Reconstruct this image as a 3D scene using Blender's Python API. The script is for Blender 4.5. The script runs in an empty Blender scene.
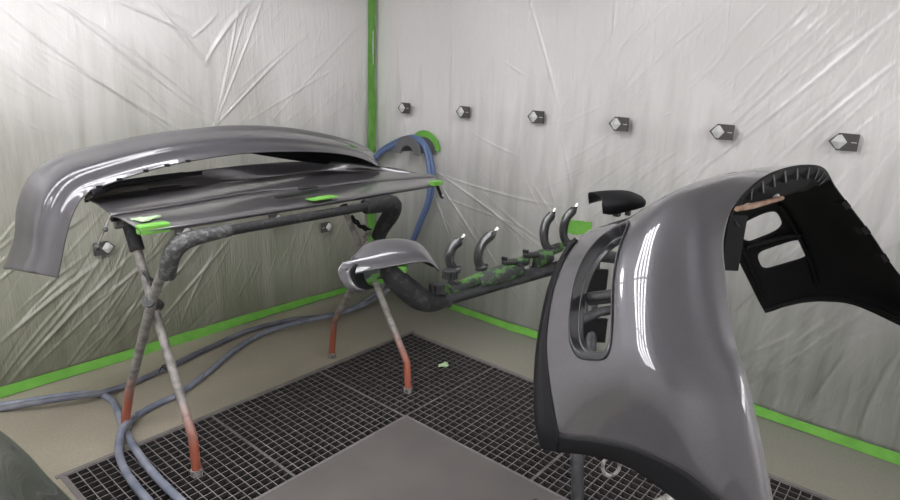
import bpy, math, random
import numpy as np
random.seed(7); rng = np.random.default_rng(11)
C = bpy.context.scene.collection

# ------------------------------------------------------------------ camera model (solved from the two wall directions)
def unit(v): v = np.array(v, float); return v/np.linalg.norm(v)
vx = np.array([975., 100.6]); vy = np.array([-286., 54.8]); cc = np.array([450., 250.])
FOC = math.sqrt(-np.dot(vx-cc, vy-cc)); CAMH = 1.6
def ray(p): return np.array([p[0]-450., p[1]-250., FOC])
AX = unit(ray(vx)); AY = unit(ray(vy)); AZ = np.cross(AX, AY)
if AZ[1] > 0: AZ = -AZ
RM = np.stack([AX, AY, AZ]); O = np.array([0, 0, CAMH])
def on(px, py, axis, val):
    d = RM@ray((px, py)); t = (val-O[axis])/d[axis]; return O+t*d
def at(px, py, D): return O+(RM@ray((px, py)))*(D/FOC)

XR, YL = 3.16, 3.42      # right wall and left wall planes

# ------------------------------------------------------------------ materials
MATS = {}
def mat(name, col, rough=.5, metal=0., coat=0., spec=.5, noise=None, bump=None, coat_rough=.05, sss=0):
    m = bpy.data.materials.new(name); m.use_nodes = True; nt = m.node_tree; b = nt.nodes['Principled BSDF']
    b.inputs['Base Color'].default_value = (*col, 1); b.inputs['Roughness'].default_value = rough
    b.inputs['Metallic'].default_value = metal; b.inputs['Coat Weight'].default_value = coat
    b.inputs['Coat Roughness'].default_value = coat_rough; b.inputs['Coat IOR'].default_value = 1.6; b.inputs['Specular IOR Level'].default_value = spec
    tc = nt.nodes.new('ShaderNodeNewGeometry')
    if noise:
        sc, col2, lo, hi = noise[:4]
        n = nt.nodes.new('ShaderNodeTexNoise'); n.inputs['Scale'].default_value = sc; n.inputs['Detail'].default_value = 6
        nt.links.new(tc.outputs['Position'], n.inputs['Vector'])
        r = nt.nodes.new('ShaderNodeValToRGB'); r.color_ramp.elements[0].position = lo; r.color_ramp.elements[1].position = hi
        r.color_ramp.elements[0].color = (*col, 1); r.color_ramp.elements[1].color = (*col2, 1)
        nt.links.new(n.outputs['Fac'], r.inputs['Fac']); nt.links.new(r.outputs['Color'], b.inputs['Base Color'])
    if bump:
        n2 = nt.nodes.new('ShaderNodeTexNoise'); n2.inputs['Scale'].default_value = bump[0]; n2.inputs['Detail'].default_value = 4
        nt.links.new(tc.outputs['Position'], n2.inputs['Vector'])
        bp = nt.nodes.new('ShaderNodeBump'); bp.inputs['Strength'].default_value = bump[1]; bp.inputs['Distance'].default_value = bump[2]
        nt.links.new(n2.outputs['Fac'], bp.inputs['Height']); nt.links.new(bp.outputs['Normal'], b.inputs['Normal'])
    MATS[name] = m; return m

paint = mat('grey_metallic_paint', (.058, .055, .063), .42, .45, 1., noise=(900, (.08, .076, .086), .4, .6), coat_rough=.02)
paint_dull = mat('grey_paint_primerish', (.12, .113, .122), .28, .6, .8, noise=(500, (.15, .143, .153), .4, .6), coat_rough=.10)
trimgrey = mat('dark_grey_trim', (.030, .030, .035), .4, .2, .3, coat_rough=.15)
blk = mat('black_plastic', (.007, .007, .0085), .6, 0, 0, spec=.2, bump=(300, .15, .001))
blk_in = mat('black_raw_plastic', (.0075, .0075, .009), .6, 0, 0, spec=.2)
blk_gloss = mat('dark_handle_paint', (.008, .0085, .010), .4, .0, .4, coat_rough=.1)
steel = mat('worn_steel', (.36, .35, .345), .5, .55, 0, noise=(60, (.16, .14, .125), .45, .65), bump=(120, .3, .002))
cap_gloss = mat('black_gloss_cap', (.014, .014, .017), .3, .2, 1.)
chrome = mat('bright_metal', (.7, .69, .66), .3, .9)
foam = mat('taped_foam', (.013, .013, .015), .75, 0, 0, noise=(45, (.04, .04, .04), .52, .7), bump=(70, .6, .004))
foam_white = mat('paint_flecked_clamp', (.05, .05, .052), .6, 0, 0, noise=(55, (.15, .15, .148), .50, .66), bump=(90, .8, .004))
rackm = mat('rack_bar_grey', (.020, .021, .024), .55, .1, 0, noise=(30, (.045, .045, .05), .45, .65))
rackgreen = mat('rack_green_tape', (.035, .037, .04), .6, 0, 0, noise=(26, (.07, .17, .04), .49, .56), bump=(60, .7, .004))
rust = mat('rusty_bar', (.18, .09, .055), .65, .1, 0, noise=(40, (.30, .22, .17), .4, .7))
hosem = mat('hose_rubber', (.125, .14, .19), .5, 0, 0, noise=(9, (.25, .26, .31), .4, .7))
hosedark = mat('hose_rubber_dark', (.085, .09, .12), .5, 0, 0, noise=(9, (.17, .175, .20), .4, .7))
hoseblue = mat('hose_rubber_blue', (.10, .15, .29), .45, 0, 0)
tape = mat('green_tape', (.15, .40, .06), .5, 0, 0, noise=(14, (.11, .32, .045), .4, .7), bump=(40, .4, .003))
grate_m = mat('grating_steel', (.15, .135, .135), .55, .2, 0, noise=(12, (.20, .18, .175), .4, .7))
grate_side = mat('grating_side_shade', (.03, .027, .027), .7)  # shade inside the grating cells, put into the colour of the bar sides
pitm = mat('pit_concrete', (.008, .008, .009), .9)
platem = mat('pit_cover_paint', (.092, .083, .08), .45, 0, 0, noise=(3.5, (.115, .102, .097), .35, .7), bump=(60, .1, .002))
hookm = mat('hook_grey', (.5, .5, .49), .45, .0)
hookdk = mat('hook_dark', (.055, .05, .05), .5)
holder = mat('holder_grey', (.12, .12, .13), .4, .2, .3)
wallw = mat('booth_white', (.74, .74, .72), .5)
ceilm = mat('ceiling_filter', (.70, .70, .68), .9)

def floor_mat():
    m = mat('floor_concrete', (.3, .27, .22), .5); nt = m.node_tree; b = nt.nodes['Principled BSDF']
    g = nt.nodes['Geometry']
    n = nt.nodes.new('ShaderNodeTexNoise'); n.inputs['Scale'].default_value = 1.6; n.inputs['Detail'].default_value = 7
    nt.links.new(g.outputs['Position'], n.inputs['Vector'])
    r = nt.nodes.new('ShaderNodeValToRGB'); r.color_ramp.elements[0].position = .3; r.color_ramp.elements[1].position = .72
    r.color_ramp.elements[0].color = (.235, .21, .165, 1); r.color_ramp.elements[1].color = (.33, .295, .235, 1)
    nt.links.new(n.outputs['Fac'], r.inputs['Fac'])
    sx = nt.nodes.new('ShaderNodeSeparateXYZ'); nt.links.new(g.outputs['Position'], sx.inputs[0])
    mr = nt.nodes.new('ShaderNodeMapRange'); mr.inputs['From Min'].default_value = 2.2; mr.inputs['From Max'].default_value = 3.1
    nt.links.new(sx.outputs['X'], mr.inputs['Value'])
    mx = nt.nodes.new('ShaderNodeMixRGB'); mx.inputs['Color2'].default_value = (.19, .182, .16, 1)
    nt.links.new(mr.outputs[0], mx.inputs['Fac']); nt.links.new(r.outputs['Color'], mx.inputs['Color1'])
    n3 = nt.nodes.new('ShaderNodeTexNoise'); n3.inputs['Scale'].default_value = 90; n3.inputs['Detail'].default_value = 3
    nt.links.new(g.outputs['Position'], n3.inputs['Vector'])
    mx2 = nt.nodes.new('ShaderNodeMixRGB'); mx2.blend_type = 'OVERLAY'; mx2.inputs['Fac'].default_value = .22
    nt.links.new(mx.outputs[0], mx2.inputs['Color1']); nt.links.new(n3.outputs['Fac'], mx2.inputs['Color2'])
    nt.links.new(mx2.outputs[0], b.inputs['Base Color']); return m
floorm = floor_mat()

def leg_mat():   # grey tube with red paint on the lowest part of each leg
    m = mat('leg_paint', (.3, .29, .28), .5, .3); nt = m.node_tree; b = nt.nodes['Principled BSDF']; g = nt.nodes['Geometry']
    n = nt.nodes.new('ShaderNodeTexNoise'); n.inputs['Scale'].default_value = 28; n.inputs['Detail'].default_value = 6
    nt.links.new(g.outputs['Position'], n.inputs['Vector'])
    r = nt.nodes.new('ShaderNodeValToRGB'); r.color_ramp.elements[0].position = .4; r.color_ramp.elements[1].position = .65
    r.color_ramp.elements[0].color = (.32, .30, .285, 1); r.color_ramp.elements[1].color = (.17, .155, .15, 1)
    nt.links.new(n.outputs['Fac'], r.inputs['Fac'])
    sx = nt.nodes.new('ShaderNodeSeparateXYZ'); nt.links.new(g.outputs['Position'], sx.inputs[0])
    ad = nt.nodes.new('ShaderNodeMath'); ad.operation = 'MULTIPLY_ADD'; ad.inputs[1].default_value = .14
    nt.links.new(n.outputs['Fac'], ad.inputs[0]); nt.links.new(sx.outputs['Z'], ad.inputs[2])
    mr = nt.nodes.new('ShaderNodeMapRange'); mr.inputs['From Min'].default_value = .40; mr.inputs['From Max'].default_value = .22
    nt.links.new(ad.outputs[0], mr.inputs['Value'])
    mx = nt.nodes.new('ShaderNodeMixRGB'); mx.inputs['Color2'].default_value = (.36, .105, .065, 1)
    nt.links.new(mr.outputs[0], mx.inputs['Fac']); nt.links.new(r.outputs['Color'], mx.inputs['Color1'])
    nt.links.new(mx.outputs[0], b.inputs['Base Color']); return m
legm = leg_mat()

def film_mat(name, low, mid, top, z0, z1, angle, side):
    m = mat(name, top, .32, 0, .8, coat_rough=.07); nt = m.node_tree; b = nt.nodes['Principled BSDF']; g = nt.nodes['Geometry']
    sx = nt.nodes.new('ShaderNodeSeparateXYZ'); nt.links.new(g.outputs['Position'], sx.inputs[0])
    # overspray dust: rises from the floor with a ragged front, streaked along the folds
    mp = nt.nodes.new('ShaderNodeMapping'); mp.vector_type = 'POINT'
    if side == 'L': mp.inputs['Rotation'].default_value = (0, angle, 0); mp.inputs['Scale'].default_value = (9, 1, .9)
    else: mp.inputs['Rotation'].default_value = (angle, 0, 0); mp.inputs['Scale'].default_value = (1, 9, .9)
    nt.links.new(g.outputs['Position'], mp.inputs['Vector'])
    n = nt.nodes.new('ShaderNodeTexNoise'); n.inputs['Scale'].default_value = 1.5; n.inputs['Detail'].default_value = 8; n.inputs['Distortion'].default_value = .5
    nt.links.new(mp.outputs[0], n.inputs['Vector'])
    n2 = nt.nodes.new('ShaderNodeTexNoise'); n2.inputs['Scale'].default_value = 1.3; n2.inputs['Detail'].default_value = 5
    nt.links.new(g.outputs['Position'], n2.inputs['Vector'])
    def math(op, a, bb, c=None):
        q = nt.nodes.new('ShaderNodeMath'); q.operation = op
        for i, v in enumerate((a, bb, c)):
            if v is None: continue
            if isinstance(v, (int, float)): q.inputs[i].default_value = v
            else: nt.links.new(v, q.inputs[i])
        return q.outputs[0]
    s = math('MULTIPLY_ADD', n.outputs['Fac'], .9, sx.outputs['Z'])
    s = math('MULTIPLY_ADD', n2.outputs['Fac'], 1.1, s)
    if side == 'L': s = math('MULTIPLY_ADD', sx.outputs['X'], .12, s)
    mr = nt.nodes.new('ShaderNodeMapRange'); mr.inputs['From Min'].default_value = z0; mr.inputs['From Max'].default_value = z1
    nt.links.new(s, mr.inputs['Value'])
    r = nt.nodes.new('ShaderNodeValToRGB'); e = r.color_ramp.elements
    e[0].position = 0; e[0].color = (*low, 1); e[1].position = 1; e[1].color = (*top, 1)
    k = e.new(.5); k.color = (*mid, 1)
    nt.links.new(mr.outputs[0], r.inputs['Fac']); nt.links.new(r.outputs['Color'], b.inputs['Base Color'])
    # fine crinkle
    n4 = nt.nodes.new('ShaderNodeTexNoise'); n4.inputs['Scale'].default_value = 5; n4.inputs['Detail'].default_value = 6; n4.inputs['Distortion'].default_value = 1.
    nt.links.new(mp.outputs[0], n4.inputs['Vector'])
    bp = nt.nodes.new('ShaderNodeBump'); bp.inputs['Strength'].default_value = .35; bp.inputs['Distance'].default_value = .012
    nt.links.new(n4.outputs['Fac'], bp.inputs['Height']); nt.links.new(bp.outputs['Normal'], b.inputs['Normal'])
    nt.links.new(bp.outputs['Normal'], b.inputs['Coat Normal'])
    return m
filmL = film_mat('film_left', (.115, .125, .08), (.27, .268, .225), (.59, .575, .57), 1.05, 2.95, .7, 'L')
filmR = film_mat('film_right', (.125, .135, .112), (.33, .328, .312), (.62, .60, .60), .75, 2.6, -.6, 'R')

# ------------------------------------------------------------------ object helpers
def link(name, verts, faces, m, parent=None, smooth=True, mats=None, fm=None):
    me = bpy.data.meshes.new(name); me.from_pydata([tuple(float(c) for c in v) for v in verts], [], [tuple(int(i) for i in f) for f in faces])
    for mm in (mats or [m]): me.materials.append(mm)
    if fm is not None: me.polygons.foreach_set('material_index', fm)
    me.polygons.foreach_set('use_smooth', [smooth]*len(me.polygons)); me.update()
    o = bpy.data.objects.new(name, me); C.objects.link(o)
    if parent:
        o.parent = parent; o.matrix_parent_inverse = parent.matrix_world.inverted() if False else o.matrix_parent_inverse
        me.transform(__import__('mathutils').Matrix.Translation(-root_loc(parent)))
    return o
def root_loc(p):
    from mathutils import Vector
    v = Vector((0, 0, 0))
    while p: v += p.location; p = p.parent
    return v
def tag(o, label, cat, group=None, kind=None):
    o['label'] = label; o['category'] = cat
    if group: o['group'] = group
    if kind: o['kind'] = kind
    return o
def thing(name, loc, label, cat, group=None):
    o = bpy.data.objects.new(name, None); o.empty_display_size = .1; C.objects.link(o); o.location = tuple(float(c) for c in loc)
    return tag(o, label, cat, group)

class MB:
    def __init__(s): s.v = []; s.f = []; s.m = []
    def add(s, v, f, mi=0):
        b = len(s.v); s.v += [tuple(p) for p in v]; s.f += [tuple(i+b for i in q) for q in f]; s.m += [mi]*len(f); return s
    def box(s, c, h, ax=None, mi=0, top=None):   # centre, half sizes, axes
        ax = np.eye(3) if ax is None else np.array([unit(a) for a in ax]); c = np.array(c, float)
        v = [c+ax[0]*h[0]*i+ax[1]*h[1]*j+ax[2]*h[2]*k for i in (-1, 1) for j in (-1, 1) for k in (-1, 1)]
        s.add(v, [(0, 1, 3, 2), (4, 6, 7, 5), (0, 4, 5, 1), (2, 3, 7, 6), (0, 2, 6, 4), (1, 5, 7, 3)], mi)
        if top is not None: s.m[-1] = top
        return s
    def tube(s, pts, r, n=10, smooth=0, mi=0, cap=True, flat=1.):
        pts = [np.array(p, float) for p in pts]
        rr = list(r) if hasattr(r, '__len__') else [r]*len(pts)
        if smooth: pts, rr = crv(pts, smooth, rr)
        T = [unit(pts[min(i+1, len(pts)-1)]-pts[max(i-1, 0)]) for i in range(len(pts))]
        up = np.array([0, 0, 1.]) if abs(T[0][2]) < .9 else np.array([1., 0, 0])
        N = unit(up-T[0]*np.dot(up, T[0])); V = []
        for p, t, q in zip(pts, T, rr):
            N = unit(N-t*np.dot(N, t)); B = np.cross(t, N)
            V += [p+q*(math.cos(2*math.pi*k/n)*N*flat+math.sin(2*math.pi*k/n)*B) for k in range(n)]
        F = [(i*n+k, i*n+(k+1) % n, (i+1)*n+(k+1) % n, (i+1)*n+k) for i in range(len(pts)-1) for k in range(n)]
        if cap: F += [tuple(range(n))[::-1], tuple((len(pts)-1)*n+k for k in range(n))]
        return s.add(V, F, mi)
    def prism(s, poly, d, mi=0):    # polygon of 3-D points, extruded by vector d
        n = len(poly); P = [np.array(p, float) for p in poly]; d = np.array(d, float)
        return s.add(P+[p+d for p in P], [tuple(range(n))[::-1], tuple(range(n, 2*n))]+[(i, (i+1) % n, (i+1) % n+n, i+n) for i in range(n)], mi)
    def ball(s, c, r, ax=None, n=10, mi=0):
        ax = np.eye(3) if ax is None else np.array([unit(a) for a in ax]); c = np.array(c, float); r = np.ones(3)*r
        V = [c+ax[2]*r[2]]
        for i in range(1, n//2):
            th = math.pi*i/(n//2)
            V += [c+ax[2]*r[2]*math.cos(th)+math.sin(th)*(ax[0]*r[0]*math.cos(2*math.pi*k/n)+ax[1]*r[1]*math.sin(2*math.pi*k/n)) for k in range(n)]
        V.append(c-ax[2]*r[2]); R = n//2-1
        F = [(0, 1+k, 1+(k+1) % n) for k in range(n)]
        F += [(1+i*n+k, 1+(i+1)*n+k, 1+(i+1)*n+(k+1) % n, 1+i*n+(k+1) % n) for i in range(R-1) for k in range(n)]
        F += [(len(V)-1, 1+(R-1)*n+(k+1) % n, 1+(R-1)*n+k) for k in range(n)]
        return s.add(V, F, mi)
    def out(s, name, m, parent=None, smooth=True, bevel=0):
        ms = m if isinstance(m, list) else [m]
        o = link(name, s.v, s.f, None, parent, smooth, ms, s.m)
        if bevel:
            b = o.modifiers.new('bevel', 'BEVEL'); b.width = bevel; b.segments = 2; b.limit_method = 'ANGLE'
        if smooth:
            e = o.modifiers.new('split', 'EDGE_SPLIT'); e.split_angle = math.radians(42)
        return o

def crv(pts, k, rr=None):      # Catmull-Rom through the points
    P = [np.array(p, float) for p in pts]; P = [2*P[0]-P[1]]+P+[2*P[-1]-P[-2]]
    out = []; ro = []
    for i in range(1, len(P)-2):
        for j in range(k):
            t = j/k; a, b, c, d = P[i-1:i+3]
            out.append(.5*((2*b)+(c-a)*t+(2*a-5*b+4*c-d)*t*t+(3*b-a-3*c+d)*t**3))
            if rr is not None: ro.append(rr[i-1]*(1-t)+rr[i]*t)
    out.append(P[-2])
    if rr is not None: ro.append(rr[-1]); return out, ro
    return out
def spl(G, t):                 # Catmull-Rom along axis 0 of array G at parameters t
    G = np.asarray(G, float); n = len(G); E = np.concatenate([[2*G[0]-G[1]], G, [2*G[-1]-G[-2]]])
    i = np.clip(np.floor(t).astype(int), 0, n-2); f = (t-i).reshape(-1, *([1]*(G.ndim-1)))
    a, b, c, d = E[i], E[i+1], E[i+2], E[i+3]
    return .5*((2*b)+(c-a)*f+(2*a-5*b+4*c-d)*f*f+(3*b-a-3*c+d)*f**3)
class Surf:                    # smooth surface through a grid of world points
    def __init__(s, G): s.G = np.asarray(G, float); s.n, s.k = s.G.shape[:2]
    def grid(s, a, b):
        A = spl(s.G, np.asarray(a, float)); return spl(np.swapaxes(A, 0, 1), np.asarray(b, float)).swapaxes(0, 1)
    def p(s, a, b): return s.grid([a], [b])[0, 0]
    def nrm(s, a, b):
        e = .04; u = s.p(min(a+e, s.n-1), b)-s.p(max(a-e, 0), b); v = s.p(a, min(b+e, s.k-1))-s.p(a, max(b-e, 0)); return unit(np.cross(u, v))
def sheet(name, S, ar, br, na, nb, m, parent=None, holes=(), thick=.004, inner=None, offset=-1, flip=False):
    a = np.linspace(ar[0], ar[1], na); b = np.linspace(br[0], br[1], nb)
    AA, BB = np.meshgrid(a, b, indexing='ij'); AA = AA.copy(); BB = BB.copy(); keep = np.ones((na-1, nb-1), bool)
    for (ca, cb, ra, rb, ex) in holes:
        ma = (AA[:-1, :-1]+AA[1:, 1:])/2; mb = (BB[:-1, :-1]+BB[1:, 1:])/2
        q = np.abs((ma-ca)/ra)**ex+np.abs((mb-cb)/rb)**ex < 1; keep &= ~q
        touch = np.zeros((na, nb), bool); kt = np.zeros((na, nb), bool)
        for di in (0, 1):
            for dj in (0, 1):
                touch[di:na-1+di, dj:nb-1+dj] |= q; kt[di:na-1+di, dj:nb-1+dj] |= ~q
        e = touch & kt
        x = (AA[e]-ca)/ra; y = (BB[e]-cb)/rb; r = (np.abs(x)**ex+np.abs(y)**ex)**(1/ex); AA[e] = ca+x/r*ra; BB[e] = cb+y/r*rb
    V = np.zeros((na, nb, 3))
    T = spl(s_G(S), AA.ravel()) if False else None
    for i in range(na):
        rowA = spl(S.G, AA[i])                       # (nb, k, 3)
        for j in range(nb): V[i, j] = spl(rowA[j], np.array([BB[i, j]]))[0]
    idx = np.arange(na*nb).reshape(na, nb)
    F = [(idx[i, j], idx[i+1, j], idx[i+1, j+1], idx[i, j+1]) for i in range(na-1) for j in range(nb-1) if keep[i, j]]
    if flip: F = [f[::-1] for f in F]
    used = sorted({k for f in F for k in f}); mp = {k: n for n, k in enumerate(used)}
    VV = V.reshape(-1, 3)[used]; F = [tuple(mp[k] for k in f) for f in F]
    o = link(name, VV, F, None, parent, True, [m, inner or m])
    if thick:
        so = o.modifiers.new('thickness', 'SOLIDIFY'); so.thickness = thick; so.offset = offset
        if inner: so.material_offset = 1; so.material_offset_rim = 1
    return o
def s_G(S): return S.G
def chain(path, name, parent, m, r=.004, L=.034):
    P = crv(path, 30); acc = 0; pts = [P[0]]; last = P[0]
    for p in P[1:]:
        if np.linalg.norm(p-last) > L*.72: pts.append(p); last = p
    for i in range(len(pts)-1):
        a, b = pts[i], pts[i+1]; t = unit(b-a); c = (a+b)/2
        s = np.cross(t, [0, 0, 1.] if i % 2 else [1., 0, 0.3]); s = unit(s)
        loop = [c+t*(L/2)*math.cos(q)+s*(L*.3)*math.sin(q) for q in np.linspace(0, 2*math.pi, 13)]
        MB().tube(loop, r, 6, cap=False).out(name, m, parent)

# ------------------------------------------------------------------ the room
X0, Y0, ZC = -4.2, -3.6, 2.75
def struct(name, mb, m, smooth=False): o = mb.out(name, m, None, smooth); o['kind'] = 'structure'; return o
PX0, PX1, PY1, PIN_X, PIN_Y = .60, 2.64, 2.52, 1.885, 1.82
fl = MB(); T = .06
def slab(x0, x1, y0, y1, z1=0., t=T, mb=fl, mi=0): mb.box(((x0+x1)/2, (y0+y1)/2, z1-t/2), ((x1-x0)/2, (y1-y0)/2, t/2), mi=mi)
slab(X0, XR, PY1, YL); slab(PX1, XR, Y0, PY1); slab(X0, PX0, PIN_Y, PY1); slab(X0, PX1, Y0, -2.2)
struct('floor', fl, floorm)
struct('trim_1', MB().box(((X0+PIN_X)/2, (-2.2+PIN_Y)/2, -.03), ((PIN_X-X0)/2, (PIN_Y+2.2)/2, .032)), platem)   # solid pit cover
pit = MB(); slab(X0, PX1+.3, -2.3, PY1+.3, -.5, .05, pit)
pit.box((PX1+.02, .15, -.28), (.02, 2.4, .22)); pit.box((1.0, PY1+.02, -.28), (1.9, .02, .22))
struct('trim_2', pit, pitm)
struct('wall_left', MB().box(((X0+XR)/2, YL+.06, ZC/2), ((XR-X0)/2+.1, .04, ZC/2)), wallw)
struct('wall_right', MB().box((XR+.06, (Y0+YL)/2, ZC/2), (.04, (YL-Y0)/2+.1, ZC/2)), wallw)
struct('wall_back', MB().box(((X0+XR)/2, Y0-.04, ZC/2), ((XR-X0)/2+.1, .04, ZC/2)), wallw)
struct('wall_near', MB().box((X0-.04, (Y0+YL)/2, ZC/2), (.04, (YL-Y0)/2+.1, ZC/2)), wallw)
struct('ceiling', MB().box(((X0+XR)/2, (Y0+YL)/2, ZC+.04), ((XR-X0)/2+.1, (YL-Y0)/2+.1, .04)), ceilm)
# frame angle round the grating
tr = MB()
tr.box(((PX0+PX1)/2, PY1, -.012), ((PX1-PX0)/2+.02, .011, .016)); tr.box((PX1, .15, -.012), (.011, PY1-.15, .016))
tr.box(((PX0+PIN_X)/2, PIN_Y+.004, -.012), ((PIN_X-PX0)/2, .006, .015)); tr.box((PIN_X+.004, -.2, -.012), (.006, PIN_Y+.2, .015))
tr.box((PX0, (PIN_Y+PY1)/2, -.012), (.008, (PY1-PIN_Y)/2, .015))
struct('trim_3', tr, grate_m)

# ------------------------------------------------------------------ floor gratings (each panel a thing)
def grating(x0, x1, y0, y1, label):
    t = thing('floor_grating', ((x0+x1)/2, (y0+y1)/2, 0), label, 'floor grating', 'steel gratings over the extraction pit')
    p = .040; nx = max(1, round((x1-x0)/p)); ny = max(1, round((y1-y0)/p)); b = MB(); c = MB()
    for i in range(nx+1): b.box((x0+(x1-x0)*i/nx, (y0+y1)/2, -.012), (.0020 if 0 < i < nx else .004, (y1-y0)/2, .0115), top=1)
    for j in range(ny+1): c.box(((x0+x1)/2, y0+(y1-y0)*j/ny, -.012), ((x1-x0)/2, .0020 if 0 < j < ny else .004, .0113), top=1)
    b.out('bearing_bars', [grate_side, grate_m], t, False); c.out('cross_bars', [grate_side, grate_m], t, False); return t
g = .012
grating(PX0+g, 1.24, PIN_Y+g, PY1-g, 'dark steel floor grating at the left end, crossed by the two hoses')
grating(1.245, 1.885, PIN_Y+g, PY1-g, 'dark steel floor grating between the two trestle leg frames')
grating(1.89, PX1-g, PIN_Y+g, PY1-g, 'dark steel floor grating at the pit corner, carrying a green tape scrap')
grating(PIN_X+g, PX1-g, 1.10, PIN_Y+.008, 'dark steel floor grating between the cover plate corner and the big bumper')
grating(PIN_X+g, PX1-g, .35, 1.095, 'dark steel floor grating under the big bumper and its stand')
grating(PIN_X+g, PX1-g, -.5, .345, 'dark steel floor grating at the right bottom edge beyond the bumper')

# ------------------------------------------------------------------ plastic film on the walls, with real folds
def film(name, m, a0, a1, z0, z1, step, folds, world, label, amp=1.):
    na = int((a1-a0)/step)+1; nz = int((z1-z0)/step)+1
    A, Z = np.meshgrid(np.linspace(a0, a1, na), np.linspace(z0, z1, nz), indexing='ij'); h = np.zeros_like(A)
    for k in range(14):        # broad slack
        th = rng.uniform(0, math.pi); fr = rng.uniform(1.5, 7); ph = rng.uniform(0, 6.3)
        h += .0035*np.sin(fr*(A*math.cos(th)+Z*math.sin(th))+ph+1.1*np.sin(2*A+ph))
    for (pa, pz, qa, qz, w, am) in folds:
        am *= .55; w *= .55
        d = np.array([qa-pa, qz-pz]); L = math.hypot(*d); d /= L
        bend = rng.uniform(-.035, .035)*L
        s = ((A-pa)*d[0]+(Z-pz)*d[1])/L; x = (Z-pz)*d[0]-(A-pa)*d[1]-bend*4*s*(1-s)
        ok = (s > -.05) & (s < 1.05) & (np.abs(x) < 5*w)
        sm = np.clip(s, 0, 1); tp = np.sin(math.pi*np.clip(sm*.94+.03, 0, 1))**.6
        h[ok] += (am*tp*np.exp(-np.abs(x/(w*(.7+.6*sm)))**1.5))[ok]
    h = np.maximum(h+.018, .002)
    # pinned to the wall along the edges
    edge = np.minimum.reduce([(A-a0)/.05, (a1-A)/.05, (Z-z0)/.06, np.ones_like(A)]); h *= np.clip(edge, .15, 1)
    P = world(A, Z, h*amp).reshape(-1, 3); idx = np.arange(na*nz).reshape(na, nz)
    F = np.stack([idx[:-1, :-1], idx[1:, :-1], idx[1:, 1:], idx[:-1, 1:]], -1).reshape(-1, 4)
    me = bpy.data.meshes.new(name); me.vertices.add(len(P)); me.vertices.foreach_set('co', P.ravel())
    me.loops.add(F.size); me.loops.foreach_set('vertex_index', F.ravel().astype(np.int32)); me.polygons.add(len(F))
    me.polygons.foreach_set('loop_start', np.arange(0, F.size, 4, dtype=np.int32)); me.polygons.foreach_set('use_smooth', np.ones(len(F), bool))
    me.materials.append(m); me.update(calc_edges=True); me.validate()
    o = bpy.data.objects.new(name, me); C.objects.link(o); tag(o, label, 'plastic film'); return o

def pf(side, x0, y0, x1, y1, w, am):
    if side == 'L': p, q = on(x0, y0, 1, YL), on(x1, y1, 1, YL); return (p[0], p[2], q[0], q[2], w, am)
    p, q = on(x0, y0, 0, XR), on(x1, y1, 0, XR); return (p[1], p[2], q[1], q[2], w, am)
def rfolds(side, n, box, ang, jit, ln, w, am):
    o = []
    for _ in range(n):
        x, y = rng.uniform(box[0], box[2]), rng.uniform(box[1], box[3]); t = math.radians(ang+rng.normal(0, jit)); l = rng.uniform(*ln)
        o.append(pf(side, x-math.cos(t)*l/2, y-math.sin(t)*l/2, x+math.cos(t)*l/2, y+math.sin(t)*l/2, rng.uniform(*w), rng.uniform(*am)*rng.choice([1, 1, -.6])))
    return o
FL = [pf('L', *f[:5], f[5]*(1.7 if f[1] < 200 else .9)) for f in [
    (0, 8, 178, 128, .012, .014), (50, 0, 200, 105, .009, .009), (20, 40, 175, 135, .007, .007), (90, 20, 215, 120, .007, .007), (0, 60, 60, 100, .008, .008),
    (214, 122, 238, 0, .006, .010), (215, 122, 262, 0, .006, .012), (217, 122, 250, 0, .005, .008), (218, 122, 275, 62, .006, .012), (220, 120, 300, 40, .006, .008),
    (110, 0, 195, 38, .010, .012), (190, 38, 215, 15, .010, .010), (150, 0, 205, 62, .02, .016), (205, 62, 250, 0, .02, .014), (240, 88, 290, 45, .006, .007),
    (245, 122, 330, 70, .006, .008), (270, 122, 360, 20, .006, .007), (60, 5, 150, 75, .02, .012), (120, 70, 175, 120, .006, .007),
    (0, 392, 115, 268, .014, .020), (20, 380, 140, 262, .009, .012), (0, 340, 95, 262, .02, .02), (150, 330, 240, 228, .012, .014), (105, 345, 145, 280, .01, .012),
    (230, 290, 262, 215, .006, .010), (250, 285, 275, 220, .006, .009), (266, 282, 290, 212, .005, .009), (282, 280, 300, 215, .005, .008), (292, 278, 318, 208, .005, .009), (180, 320, 215, 250, .012, .012)]]
FL += rfolds('L', 60, (0, 0, 190, 130), 36, 6, (40, 160), (.004, .009), (.002, .006))
FL += rfolds('L', 40, (200, 0, 370, 130), -56, 12, (30, 120), (.004, .009), (.002, .005))
FL += rfolds('L', 55, (0, 210, 210, 390), -50, 10, (40, 150), (.006, .018), (.003, .012))
FL += rfolds('L', 28, (200, 200, 360, 300), -62, 6, (30, 90), (.004, .010), (.002, .007))
FR = [pf('R', *f) for f in [
    (427, 165, 530, 240, .010, .016), (430, 170, 480, 245, .009, .014), (426, 168, 560, 205, .008, .010), (440, 195, 520, 225, .007, .010), (424, 170, 450, 235, .008, .012),
    (640, 130, 720, 60, .010, .010), (655, 118, 712, 105, .008, .010), (690, 160, 840, 22, .008, .010), (700, 170, 900, 10, .012, .012), (780, 160, 900, 60, .010, .010),
    (770, 300, 900, 150, .02, .015), (745, 390, 880, 300, .02, .02), (812, 402, 870, 330, .014, .02), (400, 20, 410, 150, .01, .008), (455, 0, 450, 120, .01, .008), (530, 0, 560, 110, .012, .008),
    (470, 130, 520, 155, .006, .008), (505, 60, 525, 75, .006, .008), (560, 130, 575, 200, .007, .008), (645, 128, 690, 100, .008, .010), (860, 430, 900, 350, .02, .018)]]
FR += rfolds('R', 80, (600, 0, 900, 165), -50, 9, (50, 200), (.005, .012), (.002, .006))
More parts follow.
